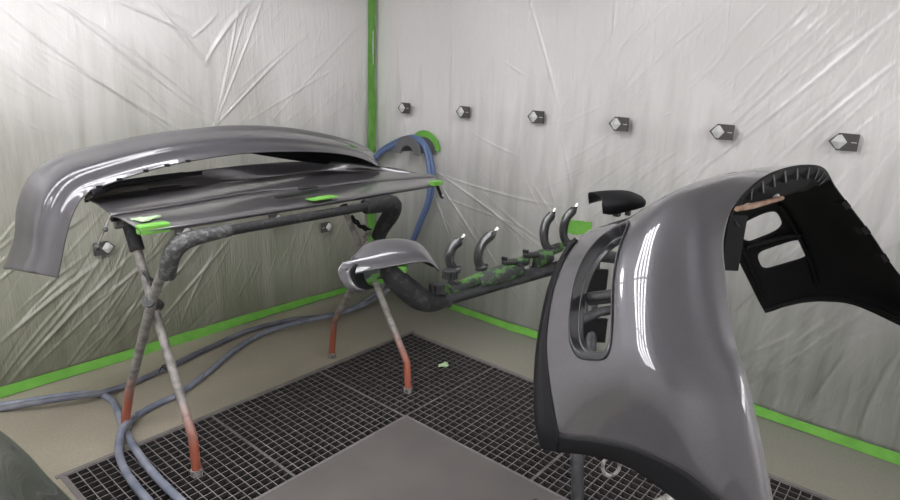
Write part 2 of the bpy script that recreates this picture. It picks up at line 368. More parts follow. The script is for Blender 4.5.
FR += rfolds('R', 80, (385, 0, 620, 200), -84, 12, (40, 160), (.004, .010), (.0015, .005))
FR += rfolds('R', 22, (430, 170, 560, 300), 55, 16, (30, 110), (.005, .012), (.002, .008))
FR += rfolds('R', 50, (730, 200, 900, 450), -44, 12, (60, 200), (.008, .022), (.004, .013))
FR += rfolds('R', 20, (560, 90, 700, 220), -40, 16, (30, 90), (.005, .009), (.002, .006))
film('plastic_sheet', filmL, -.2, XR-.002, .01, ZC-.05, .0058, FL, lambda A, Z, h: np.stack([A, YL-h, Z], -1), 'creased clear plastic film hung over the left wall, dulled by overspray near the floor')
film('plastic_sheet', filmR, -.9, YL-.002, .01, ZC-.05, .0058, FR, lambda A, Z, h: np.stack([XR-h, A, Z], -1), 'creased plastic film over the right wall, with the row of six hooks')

# ------------------------------------------------------------------ green tape
def strip(name, pts, wdir, w, out, m, label, th=.0025, wob=.004):
    P = crv(pts, max(2, 24//len(pts))); V = []; out = np.array(out, float); wd = np.array(wdir, float)
    for p in P:
        a = rng.normal(0, wob); b = rng.normal(0, wob); V += [p+wd*a, p+wd*(w+b), p+wd*(w+b)+out*th, p+wd*a+out*th]
    F = [];
    for i in range(len(P)-1):
        for k in range(4): F.append((4*i+k, 4*i+(k+1) % 4, 4*i+4+(k+1) % 4, 4*i+4+k))
    F += [(3, 2, 1, 0), (4*len(P)-4, 4*len(P)-3, 4*len(P)-2, 4*len(P)-1)]
    return tag(link(name, V, F, m, None, False), label, 'tape')
strip('masking_tape', [(XR-.03, YL-.022, .02), (XR-.03, YL-.022, 1.), (XR-.03, YL-.022, 2.7)], (-1, -.2, 0), .085, (0, -1, 0), tape, 'vertical green masking tape running down the corner between the two film walls')
strip('masking_tape', [(X0+.1, YL-.024, 0.006), (1.2, YL-.024, 0.006), (XR-.04, YL-.024, 0.006)], (0, .12, 1), .052, (0, -1, 0), tape, 'green masking tape along the foot of the left wall behind the trestle')
strip('masking_tape', [(XR-.024, YL-.05, .006), (XR-.024, 1.5, .006), (XR-.024, -1.8, .006)], (.12, 0, 1), .052, (-1, 0, 0), tape, 'green masking tape along the foot of the right wall behind the bumper')
q = on(562, 217, 0, XR-.034); q2 = on(592, 224, 0, XR-.034)
strip('masking_tape', [q-[0, 0, .08], (q+q2)/2-[0, 0, .085], q2-[0, 0, .07]], (0, 0, 1), .085, (-1, 0, 0), tape, 'short green tape patch on the right wall beside the last upright door handle')
# hook tape on the wall above the hose holder
q = on(418, 128, 0, XR-.05)
sc = on(444, 365, 2, .003)
pale = mat('tape_scrap_pale', (.40, .55, .33), .6)
def crumple(c, r, th, rot=0):
    n = 22; top = [c+[r*(1+.35*math.sin(3*a+rot)+rng.normal(0, .12))*math.cos(a), .65*r*(1+.35*math.sin(3*a+rot))*math.sin(a), rng.uniform(.2, 1)*th] for a in np.linspace(0, 2*math.pi, n, endpoint=False)]
    V = [c+[0, 0, th]]+top+[q*[1, 1, 0]+[0, 0, c[2]-.001] for q in top]
    return MB().add(V, [(0, 1+i, 1+(i+1) % n) for i in range(n)]+[(1+i, 1+n+i, 1+n+(i+1) % n, 1+(i+1) % n) for i in range(n)])
tag(crumple(sc, .032, .008).out('tape_scrap', pale, None, False), 'small crumpled pale green tape scrap lying on the floor grating', 'tape scrap')

# ------------------------------------------------------------------ hooks on the walls
def wall_hook(p, side, s, label, group):
    t = thing('wall_hook', p, label, 'wall hook', group); p = np.array(p)
    if side == 'R': a = np.array([0, 1., 0]); n = np.array([-1., 0, 0])
    else: a = np.array([1., 0, 0]); n = np.array([0, -1., 0])
    z = np.array([0, 0, 1.]); w, h = .048*s, .036*s
    MB().prism([p-a*w*1.05+z*h, p-a*w*1.05-z*h, p+a*w*.55-z*h*1.05, p+a*w*1.3, p+a*w*.55+z*h*1.05], n*.010).out('back_plate', hookdk, t, False)
    b = MB(); c = p+a*w*.42; tip = c+n*.022
    ring = [c-a*w*.62, c-a*w*.1-z*h*.86, c+a*w*.2-z*h*.80, c+a*w*.66, c+a*w*.2+z*h*.80, c-a*w*.1+z*h*.86]
    ring = [r+n*.0105 for r in ring]; b.add([tip]+ring+[r-n*.009 for r in ring], [(0, i+1, (i+1) % 6+1) for i in range(6)]+[(i+1, i+7, (i+1) % 6+7, (i+1) % 6+1) for i in range(6)])
    b.out('peg', hookm, t, False)
    MB().box(p-a*w*.72+n*.011, (w*.22, .002, .0015), (a, z, n)).out('slot', hookm, t, False)
RH = [(405, 108, 'corner-most hook of the row on the right wall, above the hose holder'), (464, 112, 'second hook from the corner in the row on the right wall'), (537, 117, 'third hook from the corner in the row on the right wall'),
      (620, 124, 'fourth hook from the corner on the right wall, above the black mirror cap'), (723, 132, 'fifth hook from the corner on the right wall, just left above the bumper top'), (845, 142, 'last and nearest hook of the right wall row, above the bumper inside')]
for x, y, l in RH: wall_hook(on(x, y, 0, XR-.045), 'R', 1., 'dark '+l, 'hooks on the right wall')
for x, y, l in [(103, 248, 'hook on the left wall below the left end of the sill panels'), (183, 232, 'hook on the left wall just under the padded trestle bend'), (275, 219, 'hook on the left wall under the middle of the sill panels'), (326, 227, 'low faint hook on the left wall beside the right trestle frame')]:
    wall_hook(on(x, y, 1, YL-.045), 'L', .95, 'metal '+l, 'hooks on the left wall')

# ------------------------------------------------------------------ hose holder on the right wall
hp = on(424, 149, 0, XR-.03)
t = thing('hose_holder', hp, 'grey half round hose holder taped to the right wall near the corner', 'hose holder')
def arc(r, z0, x, y0=0, a0=0, a1=math.pi, n=14): return [hp+np.array([x, r*math.cos(a)+y0, z0+r*math.sin(a)]) for a in np.linspace(a0, a1, n)]
def band(mb, r0, r1, x0, x1, y0=0, z0=0, a0=0, a1=math.pi, n=16):
    V = []; 
    for a in np.linspace(a0, a1, n):
        for (r, x) in ((r0, x0), (r1, x0), (r1, x1), (r0, x1)): V.append(hp+np.array([x, y0+r*math.cos(a), z0+r*math.sin(a)]))
    F = [(4*i+k, 4*i+(k+1) % 4, 4*i+4+(k+1) % 4, 4*i+4+k) for i in range(n-1) for k in range(4)]+[(3, 2, 1, 0), (4*n-4, 4*n-3, 4*n-2, 4*n-1)]
    return mb.add(V, F)
band(MB(), .060, .068, -.166, .0, 0, -.02, .1, 3.0).out('cradle', holder, t)
band(MB(), .0, .115, -.006, .0, 0, -.03).out('back_flange', holder, t)
band(MB(), .060, .125, -.172, -.164, .0, -.025).out('front_flange', holder, t)
band(MB(), .080, .150, .0, .006, 0, -.02, .1, 3.0).out('tape_cover', tape, t)
b = MB()
def hose(name, pts, r, m, label, group, sm=8, parent=None):
    o = MB().tube(pts, r, 10, smooth=sm).out(name, m, parent)
    return tag(o, label, 'hose', group) if label else o
hx = XR-.08
for i, (dx, dz, m) in enumerate([(0, 0, hoseblue), (.035, -.012, hoseblue)]):
    pts = [on(345, 200+4*i, 0, hx-dx+.02), on(362, 172+3*i, 0, hx-dx), on(378, 153+3*i, 0, hx-dx), on(391, 144+3*i, 0, hx-dx), on(405, 138+3*i, 0, hx-dx), on(418, 138+4*i, 0, hx-dx), on(428-3*i, 150, 0, hx-dx), on(433-4*i, 172, 0, hx-dx),
           on(431-3*i, 198, 0, hx-dx), on(421-2*i, 223, 0, hx-dx), on(412-2*i, 244, 0, hx-dx), on(400-i*2, 262, 0, hx-dx-.02)]
    hose('air_hose', pts, .016, m, ['blue air hose looped over the wall hose holder, outer loop', 'blue air hose looped over the wall hose holder, inner loop'][i], 'blue air hoses on the wall holder')

# ------------------------------------------------------------------ hoses on the floor
def fp(x, y, z=.017): return on(x, y, 2, z)
hose('air_hose', [fp(-40, 408), fp(0, 405), fp(35, 400), fp(70, 395), fp(98, 394), fp(114, 403), fp(122, 424), fp(134, 447), fp(155, 475), fp(180, 500), fp(200, 518)], .0165, hosem, 'light grey blue air hose curling over the grating edge beside the left trestle frame', 'hoses on the floor')
hose('air_hose', [fp(-40, 416), fp(0, 409), fp(40, 402, .05), fp(80, 396, .052), fp(105, 392, .03), fp(135, 382), fp(175, 364), fp(215, 345), fp(250, 330), fp(290, 320), fp(330, 315), fp(360, 304, .03), fp(382, 287, .12), fp(395, 268, .25)], .0155, hosedark, 'dark grey air hose running along the foot of the left wall', 'hoses on the floor')
hose('air_hose', [fp(137, 415), fp(155, 405), fp(180, 393), fp(208, 372), fp(232, 352), fp(255, 337), fp(280, 327, .03), fp(310, 320, .05), fp(345, 312, .045), fp(372, 300, .03), fp(392, 286, .10), fp(402, 270, .22)], .0155, hosem, 'grey air hose slanting across the concrete behind the front trestle leg', 'hoses on the floor')
hose('air_hose', [fp(134, 418), fp(123, 428, .05), fp(119, 444, .03), fp(120, 458), fp(127, 474), fp(143, 495), fp(160, 512)], .0165, hosem, 'short looped hose end crossing over the grating left of the front trestle foot', 'hoses on the floor')
p = fp(163, 369, .03); MB_t = MB().tube([p+[-.03, -.02, 0], p+[0, 0, .02], p+[.03, .01, .01]], .003, 6, smooth=4)
MB_t.tube([p+[0, 0, .01], p+[.01, -.035, .005]], .003, 6)
tag(MB_t.out('cable_tie', blk, None), 'thin black tie around the dark hose by the left wall', 'cable tie')

# ------------------------------------------------------------------ folding trestle
FX = (.945, 2.06)
t = thing('folding_trestle', (1.5, 2.35, 0), 'folding tubular steel trestle with red painted feet carrying the sill panels', 'trestle')
RZ = 1.018
lab = []
def bend(a, b, c, r=.06):       # round the corner b between a and c
    a, b, c = map(lambda q: np.array(q, float), (a, b, c)); u = unit(a-b); v = unit(c-b)
    return [b+u*r, b+(u+v)*r*.30, b+v*r]
for i, X in enumerate(FX):
    # leg standing at the back, leaning forward up to the front rail
    F0 = on(*((126, 428), (332, 357))[i], 2, 0); F0[2] = 0
    bz = on(*((130, 388), (334, 322))[i], 0, X+(-.02, .0)[i]); cr = on(*((153, 297), (366, 262))[i], 0, X)
    tp = np.array([X+(.0, .0)[i], 2.12, .965])
    MB().tube([F0+[0, 0, .0], F0+[0, 0, .03], bz, bz+(cr-bz)*.12, cr, tp], [.019]*6, 12).out('leg', legm, t)
    G0 = on(*((197, 475), (408, 392))[i], 2, 0)
    gz = on(*((193, 438), (407, 362))[i], 0, X+.015); tq = on(*((132, 232), (345, 210))[i], 0, X+.03)
    cr2 = on(*((152, 300), (367, 262))[i], 0, X+.04)
    MB().tube([G0+[0, 0, .0], G0+[0, 0, .03], gz, gz+(cr2-gz)*.1, cr2, tq], .0185, 12).out('leg', legm, t)
    for k, q in enumerate((F0, G0)): MB().tube([q+[0, 0, .001], q+[0, 0, .03]], .024, 12).out('foot_cap', steel, t)
    MB().tube([cr+[-.022, 0, -.01], cr2+[.022, 0, -.03]], .025, 12).out('pivot', foam_white, t)
    MB().tube([tq+(gz-tq)*-.03, tq+(gz-tq)*(.09, .02)[i]], (.029, .026)[i], 12).out('rail_pad', foam, t)
    if i == 0:
        MB().tube([np.array(tp)+(tp-cr)*-.12*0+[0, .04, -.10], np.array(tp)+[0, 0, -.02], np.array(tp)+[.03, -.03, .035], np.array(tp)+[.10, -.035, .05], (X+.22, 2.085, RZ)], [.030, .033, .034, .030, .024], 12, smooth=4).out('padding', foam_white, t)
        chain([tq+(gz-tq)*.2, tq+(gz-tq)*.27+[.03, -.01, -.02], cr2+[.02, .02, .02]], 'chain_link', t, foam_white, .006, .045)
    else:
        MB().tube([tp+(cr-tp)*.5, tp+(cr-tp)*.28, tp+[0.0, 0, -.02], tp+[-.005, -.02, .03], tp+[-.06, -.03, .05], (X-.2, 2.085, RZ)], [.036, .04, .043, .046, .044, .036], 12, smooth=4).out('padding', foam, t)
        chain([on(352, 217, 0, X), on(360, 226, 0, X-.03), on(370, 229, 0, X-.05), on(373, 226, 0, X-.04)], 'chain_link', t, blk, .0055, .045)
        chain([on(371, 229, 0, X-.05), on(365, 240, 0, X-.03), on(366, 252, 0, X-.03)], 'chain_link', t, steel, .005, .042)
MB().tube([(FX[0]+.1, 2.085, RZ), (FX[1]-.08, 2.085, RZ)], .021, 12).out('front_rail', foam, t)
MB().tube([(FX[0], 2.60, RZ-.035), (FX[1], 2.50, RZ-.035)], .020, 12).out('rear_rail', steel, t)

# ------------------------------------------------------------------ sill panels laid across the trestle
def panel_profile(prof, x0, x1, z, skew0=0, skew1=0, n=26, sag=0.):
    G = []
    for i in range(n):
        u = i/(n-1); row = []
        for (y, dz) in prof:
            w = (y-prof[0][0])/(prof[-1][0]-prof[0][0])
            row.append((x0+(x1-x0)*u+skew0*w*(1-u)+skew1*w*u, y+.01*math.sin(3*u), z+dz-sag*u*(1-u)))
        G.append(row)
    return Surf(G)
PZ = 1.070
def pline(pts, z, dz=0): return [on(x, y, 2, z)+[0, 0, dz] for x, y in pts]
LF = pline([(140, 231), (200, 222), (262, 212), (330, 201.5), (390, 191.5), (437, 184)], 1.068)          # front edge
LS = pline([(111, 216), (180, 205), (260, 192), (320, 187.5), (371, 182), (436, 177.5)], 1.078)     # slot
LB = pline([(85, 200), (114, 193), (200, 185), (270, 177), (340, 170), (420, 174.5)], 1.085)       # rear gap
LR = [on(x, y, 2, z) for x, y, z in ((92, 193, 1.155), (119, 183, 1.155), (168, 175, 1.155), (262, 164, 1.15), (325, 162, 1.13), (378, 168, 1.10))]
mid = lambda A, B, t, up: [a*(1-t)+b*t+[0, 0, up] for a, b in zip(A, B)]
t = thing('sill_panel', (1.55, 2.14, PZ-.02), 'front grey sill panel on the trestle, the narrow strip nearest the room', 'car sill panel', 'grey sill panels on the trestle')
P1 = Surf(np.array([[p-[0, -.004, .016] for p in LF], LF, mid(LF, LS, .2, .006), mid(LF, LS, .7, .008), mid(LF, LS, .965, .0)]))
sheet('skin', P1, (0, 4), (0, 5), 22, 60, paint_dull, t, thick=.003, inner=blk_in, flip=True)
q = on(146, 229, 2, 1.07); MB().box(q+[.03, .012, -.004], (.052, .022, .016), ((1, .0, 0), (0, 1, 0), (0, 0, 1))).out('tape_wrap', tape, t, False, .004)
q = on(325, 198.5, 2, 1.085); MB().box(q+[0, .02, 0], (.07, .028, .002)).out('tape_wrap', tape, t, False)
t = thing('sill_panel', (1.55, 2.37, PZ-.02), 'middle grey sill panel on the trestle, behind the long black slot', 'car sill panel', 'grey sill panels on the trestle')
P2 = Surf(np.array([mid(LS, LB, .03, -.010), mid(LS, LB, .04, .006), mid(LS, LB, .25, .012), mid(LS, LB, .6, .014), mid(LS, LB, .93, .006), mid(LS, LB, .96, -.006)]))
sheet('skin', P2, (0, 5), (0, 5), 24, 60, paint_dull, t, thick=.003, inner=blk_in, flip=True)
for x, y, L in ((298, 194.5, .11), (308, 188, .05)):
    q = on(x, y, 2, 1.1); MB().box(q, (L, .012, .005)).out('clip_strip', blk_gloss, t, False, .002)
t = thing('sill_panel', (1.55, 2.62, PZ-.02), 'rear grey sill panel on the trestle, lying under the arched bumper', 'car sill panel', 'grey sill panels on the trestle')
P3 = Surf(np.array([mid(LB, LR, .0, -.012), mid(LB, LR, .02, .004), mid(LB, LR, .3, .012), mid(LB, LR, .75, .016), mid(LB, LR, 1., .0), mid(LB, LR, 1.02, -.02)]))
sheet('skin', P3, (0, 5), (0, 5), 24, 60, paint_dull, t, thick=.003, inner=blk_in, flip=True)
for k in range(9): MB().box(on(150+3.6*k, 189-.45*k, 2, 1.102), (.006, .012, .002)).out('vent_slot', blk, t, False)
# black slot strip between the first two panels
tag(MB().tube([p-[0, 0, .014] for p in LS], .009, 8).out('foam_strip', blk, None), 'long thin black strip in the slot between the front and middle sill panels', 'strip')
# torn tape at the panel ends, bracket, hanging rod
t = thing('hanging_bracket', (2.42, 2.13, PZ-.03), 'small black bracket taped green to the right tip of the sill panels', 'bracket')
MB().box(on(436, 183, 1, 2.10), (.035, .02, .012)).out('tape_wrap', tape, t, False, .004)
q, q2 = on(436, 183, 1, 2.10), on(442, 198, 1, 2.09)
b = MB().box((q+q2)/2, (np.linalg.norm(q2-q)/2, .012, .004), (q2-q, (0, 1, .2), np.cross(q2-q, (0, 1, .2)))); b.out('arm', blk_gloss, t, False, .002)
MB().box(q2-(q2-q)*.2+[0, -.012, 0], (.004, .003, .005)).out('screw', chrome, t, False)
tips = [on(236, 205, 1, 2.1)]
q, q2 = on(111, 218, 1, 2.35), on(97, 247, 1, 2.35)
t = thing('hanging_rod', q, 'thin metal rod with blobs hanging from the left end of the sill panels', 'rod')
MB().tube([q+[0, 0, .01], q2, q2+[.012, 0, -.006]], .0035, 8).out('rod', steel, t)
MB().ball(q+(q2-q)*.40, .010).out('blob', foam_white, t); MB().ball(q2, .012).out('blob', foam_white, t)
tag(crumple(np.array([.90, 2.19, PZ+.014]), .040, .006, 1.).out('tape_scrap', pale, None, False), 'torn pale tape bit on the left end of the sill panels', 'tape scrap')
# ------------------------------------------------------------------ arched bumper over the trestle
Opx = [(3, 268), (14, 238), (17, 205), (29, 177), (55, 157), (98, 144.5), (150, 134), (198, 128), (245, 126), (298, 130), (345, 140), (369, 150), (381, 164)]
Fpx = [(58, 278), (61, 262), (66, 238), (74, 212), (86, 195), (112, 183), (155, 169), (197, 160), (243, 153.5), (290, 151.5), (332, 153), (360, 158), (380, 167)]
cols = [(-.10, 2.78), (0, 2.74), (.18, 2.655), (.42, 2.572), (.60, 2.550), (.78, 2.512), (1., 2.485)]
G = []
for k, (o, f) in enumerate(zip(Opx, Fpx)):
    row = []
    for (w, Y) in cols:
        wy = Y if w >= 0 else Y
        px = np.array(o)*(1-max(w, 0))+np.array(f)*max(w, 0); q = on(px[0], px[1], 1, Y)
        row.append(q)
    G.append(row)
G = np.array(G); cen = np.array([1.5, 2.7, .95])
for k in range(len(G)):
    d = cen-G[k, 1]; d[1] = 0; d = unit(d)
    G[k, 0] = G[k, 1]+([0, .015, 0]+d*.08 if k < 8 else np.array([-.01, .015, -[.13, .165, .15, .10, .03][k-8]]))
SA = Surf(G)
t = thing('car_bumper', (1.5, 2.65, PZ), 'slim grey arched bumper skin standing over the sill panels on the trestle', 'car bumper')
sheet('skin', SA, (0, 12), (0, 6), 130, 40, paint, t, thick=.004, inner=blk_in, flip=True)
for s in (4.6, 5.2, 5.8, 6.3, 6.8): 
    q = SA.p(s, 6); MB().box(q+[0, .006, .002], (.010, .006, .006)).out('clip_tab', blk, t, False)

# ------------------------------------------------------------------ big bumper in front
fw = RM@np.array([0, 0, 1.]); fw[2] = 0; fw = unit(fw); rt = np.array([fw[1], -fw[0], 0.])
an = math.radians(40); BU = rt*math.cos(an)+fw*math.sin(an); BV = -rt*math.sin(an)+fw*math.cos(an); BP = at(752, 400, 1.3)
def bh(px, py, V):
    d = RM@ray((px, py)); t = np.dot(BV, BP+V*BV-O)/np.dot(BV, d); return O+t*d
def uv(U, Z, V): q = BP+U*BU+V*BV; return np.array([q[0], q[1], Z])
Vc = [0, .03, .13, .25, .36, .41, .50, .54, .58]
near = [
 [(762, 590), (744, 566), (704, 524), (670, 496), (638, 473), (615, 462), (584, 455), (558, 452), (541, 447)],
 [(782, 560), (765, 541), (724, 503), (686, 472), (648, 453), (622, 444), (588, 438), (560, 434), (536, 420)],
 [(753, 402), (742, 398), (710, 393), (667, 388), (632, 383), (610, 380), (578, 378), (555, 379), (536, 380)],
 [(736, 345), (721, 343), (693, 340), (652, 336), (626, 332), (609, 330), (573, 330), (554, 332), (541, 335)],
 [(727, 284), (707, 280), (684, 276), (650, 272), (625, 271), (612, 271), (580, 276), (564, 280), (553, 284)],
 [(724, 238), (706, 230), (688, 223), (657, 222), (637, 227), (625, 232), (600, 240), (585, 243), (573, 246)],
 [(738, 200), (718, 198), (704, 188), (680, 190), (660, 198), (646, 207), (630, 217), (614, 222), (600, 226)]]
DA = [1.15, 1.14, 1.18, 1.23, 1.29, 1.345, 1.41]; DB = [1.44, 1.44, 1.47, 1.52, 1.59, 1.68, 1.78]; BG = [.03, .045, .07, .085, .09, .09, .07]
far4 = [[(775, 171, 1.50), (728, 173, 1.66), (690, 190, 1.76), (650, 226, 1.95)],
 [(820, 166, 1.62), (775, 172, 1.85), (740, 190, 1.98), (694, 226, 2.15)],
 [(838, 190, 1.78), (805, 188, 2.04), (770, 200, 2.17), (715, 233, 2.30)],
 [(870, 232, 1.93), (826, 216, 2.19), (785, 222, 2.33), (730, 246, 2.42)],
 [(900, 275, 2.05), (845, 250, 2.32), (800, 256, 2.46), (745, 274, 2.56)],
 [(955, 340, 2.18), (860, 285, 2.43), (808, 288, 2.56), (758, 300, 2.66)],
 [(985, 375, 2.24), (855, 305, 2.48), (805, 302, 2.60), (765, 312, 2.72)]]
def near_pt(k, j):
    x, y = near[k][j]; v = max(0, (near[k][0][0]-x)/(near[k][0][0]-near[k][-1][0]))
    return at(x, y, DA[k]*(1-v)+DB[k]*v-BG[k]*math.sin(math.pi*v)+{1: -.011, 2: .003}.get(j, 0))
GB = [[near_pt(k, j) for j in range(9)] for k in range(7)]
for k, r in enumerate(far4):
    K = [at(*p) for p in r]; xs = [0, .25, .41, .58]; row = []
    for V in Vc:           # cubic through the four known points of the row
        row.append(sum(K[i]*np.prod([(V-xs[m])/(xs[i]-xs[m]) for m in range(4) if m != i]) for i in range(4)))
    if k == 6:
        for j, p in {1: (950, 350, 2.28), 2: (900, 325, 2.38), 4: (825, 301, 2.56), 6: (785, 305, 2.66), 7: (772, 310, 2.7)}.items(): row[j] = at(*p)
    GB.append(row)
SB = Surf(GB)
bl = uv(.6, 0, .28)
t = thing('car_bumper', (bl[0], bl[1], .9), 'large grey metallic bumper skin draped over its stand, dark inside showing', 'car bumper')
H1 = (3.92, 5.50, 1.42, .62, 3.6)
HF1 = (9.75, 6.1, .42, 1.0, 3.5); HF2 = (10.8, 5.6, .27, 1.15, 3.5)
sheet('skin', SB, (1, 13), (0, 8), 150, 90, paint, t, holes=[H1, HF1, HF2], thick=.005, inner=blk_in)
sheet('arch_lip', SB, (0, 1), (0, 8), 8, 60, blk, t, thick=.006)
# lower black valance along the far rim
GR = []
for a in np.linspace(1.0, 5.6, 12):
    p0 = SB.p(a, 8); p1 = SB.p(a, 7.25)
    GR.append([p1+SB.nrm(a, 7.25)*.0, p1*.0+SB.p(a, 7.6)*1.0, p0, p0+BV*.03+BU*.02])
def outward(a, b):
    n = SB.nrm(a, b); ref = at(780, 350, 1.9); q = SB.p(a, b); return n if np.dot(n, q-ref) > 0 else -n
GR = [[SB.p(a, b)+outward(a, b)*.003 for b in (7.05+.9*min(1, max(0, (a-1.)/4)), 7.5+.48*min(1, max(0, (a-1.)/4)), 8.0)]+[SB.p(a, 8)+BV*.035+BU*.03] for a in np.linspace(.0, 5.2, 16)]
sheet('valance', Surf(GR), (0, 15), (0, 3), 50, 14, blk, t, thick=.003)
# recessed bezel of the near opening
def ring_surf(H, lay):
    ca, cb, ra, rb, ex = H; G = []
    for th in np.linspace(0, 2*math.pi, 49):
        c, s = math.cos(th), math.sin(th); q = (abs(c)**ex+abs(s)**ex)**(-1/ex); row = []
        for (k, d) in lay:
            a = ca+ra*k*c*q; b = cb+rb*k*s*q; row.append(SB.p(a, b)+outward(a, b)*d)
        G.append(row)
    return Surf(G)
sheet('opening_frame', ring_surf(H1, [(1.10, .0035), (1.005, .005), (.985, -.004), (.975, -.022), (.95, -.024), (.92, -.026), (.91, -.04)]), (0, 48), (0, 6), 97, 26, trimgrey, t, thick=.003)
GC = [[SB.p(a, b)+outward(a, b)*d for b in np.linspace(5.1, 6.0, 5)] for (a, d) in ((3.58, -.05), (3.64, -.035), (3.78, -.035), (3.86, -.05))]
sheet('cross_bar', Surf(GC), (0, 3), (0, 4), 12, 16, blk_gloss, t, thick=.008)
# frame bar between the two far holes (inside ribs)
for a0, b0, a1, b1 in [(10.4, 4.2, 10.2, 7.2), (9.2, 4.7, 11.8, 4.3), (9.2, 7.5, 11.9, 7.4)]:
    pts = [SB.p(a0+(a1-a0)*u, b0+(b1-b0)*u)-outward(a0+(a1-a0)*u, b0+(b1-b0)*u)*.012 for u in np.linspace(0, 1, 7)]
    MB().tube(pts, .009, 6).out('inner_rib', blk, t)
# notched mounting flange under the open rim
GF = []
for a in np.linspace(5.75, 8.6, 24):
    q = SB.p(a, 0); n = outward(a, .3); GF.append([q-n*.003, q-n*.028+BV*.01, q-n*.042+BV*.045])
sheet('mounting_flange', Surf(GF), (0, 23), (0, 2), 70, 8, blk, t, thick=.003)
for a in np.linspace(5.9, 8.5, 11):
    q = SB.p(a, 0); n = outward(a, .3); tan = unit(SB.p(a+.05, 0)-SB.p(a-.05, 0))
    MB().box(q-n*.022+BV*.004, (.0035, .016, .006), (tan, n, BV)).out('clip_tab', trimgrey, t, False)
# curved inner stiffener behind the flange
GI = [[SB.p(a, b)-outward(a, b)*d for (b, d) in ((.9, .03), (1.6, .055+.03*math.sin((a-5.7)*1.15)), (2.4, .05), (2.9, .012))] for a in np.linspace(5.8, 8.4, 12)]
sheet('inner_stiffener', Surf(GI), (0, 11), (0, 3), 40, 16, blk, t, thick=.003)
for a, b in ((6.7, 1.5), (7.2, 1.4)):
    q = SB.p(a, b)-outward(a, b)*.075; MB().ball(q, (.018, .010, .008), (BU, BV, (0, 0, 1))).out('bright_plug', chrome, t)
for a in (9.3, 9.9, 10.6): 
    q = SB.p(a, .12); n = outward(a, .12); tan = unit(SB.p(a+.05, .12)-SB.p(a-.05, .12)); MB().box(q-n*.014, (.022, .008, .012), (tan, n, BV)).out('clip_tab', blk, t, False)
# raised inner rim bead along far arch
MB().tube([SB.p(12.75, b)-outward(12.75, b)*.010 for b in np.linspace(.1, 7.9, 24)], .010, 8).out('arch_bead', blk, t)

# ------------------------------------------------------------------ bumper / parts stand
sb = at(590, 478, 1.75)
t = thing('bumper_stand', (sb[0], sb[1], 0), 'dark wheeled steel stand under the big bumper with a long parts bar reaching left', 'stand')
def tb(name, pts, r, m, sm=0, n=10): return MB().tube(pts, r, n, smooth=sm).out(name, m, t)
postx = at(578, 470, 1.9); pz = lambda z: np.array([postx[0], postx[1], z])
hub = at(592, 300, 2.15); 
base = np.array([hub[0], hub[1], 0])
PB = uv(.28, 0, .30)    # foot of the mast under the crown of the bumper
PB2 = on(583, 470, 2, .55)
tb('post', [at(578, 520, 1.95), at(577, 440, 1.95), at(590, 360, 2.05), hub], .021, rackm)
lo = at(578, 520, 1.95); lo2 = np.array([lo[0], lo[1], .10])
tb('post', [lo2, lo], .021, rackm)
mast = at(705, 300, 1.75); 
e1 = lo2+rt*.15+fw*.0; 
tb('base_tube', [lo2-fw*.45+rt*.1, lo2+fw*.25-rt*.1], .02, rackm)
tb('base_tube', [lo2-rt*.12, lo2+rt*.75+fw*.12], .02, rackm)
tb('brace', [at(700, 482, 1.75), at(625, 520, 1.7), np.array([*at(600, 560, 1.7)[:2], .12])], .014, steel)
for q in (lo2-fw*.42+rt*.1, lo2+fw*.22-rt*.1, lo2+rt*.72+fw*.12):
    cas = MB().tube([np.array([q[0], q[1], .035])-fw*.012, np.array([q[0], q[1], .035])+fw*.012], .034, 14).out('castor', blk, t)
    MB().box((q[0], q[1], .078), (.014, .014, .012)).out('castor_fork', steel, cas, False)
# ring seen under the arch
q = at(611, 466, 1.85)
MB().tube([q+rt*.026*math.cos(a)+np.array([0, 0, .034*math.sin(a)]) for a in np.linspace(0, 2*math.pi, 20)], .006, 8).out('lifting_eye', steel, t)
tb('hanger', [q+[0, 0, .034], q+[0, 0, .12]], .006, steel)
# bars reaching to the left
barA = at(437, 303, 2.03); barB = at(606, 256, 2.62)
tb('bar', [barA, at(500, 285, 2.22), barB], .019, rackm)
barA2 = at(448, 291, 2.08); barB2 = at(560, 247, 2.5)
tb('bar', [barA2, barB2], .021, rackgreen)
tb('bar', [at(500, 283, 2.24), at(562, 266, 2.45)], .026, rackm)
tb('tape_lump', [at(478, 283, 2.16), at(500, 276, 2.22), at(520, 270, 2.30)], [.026, .034, .026], rackgreen, 4)
tb('tape_lump', [at(533, 262, 2.36), at(548, 256, 2.42)], .032, rackgreen)
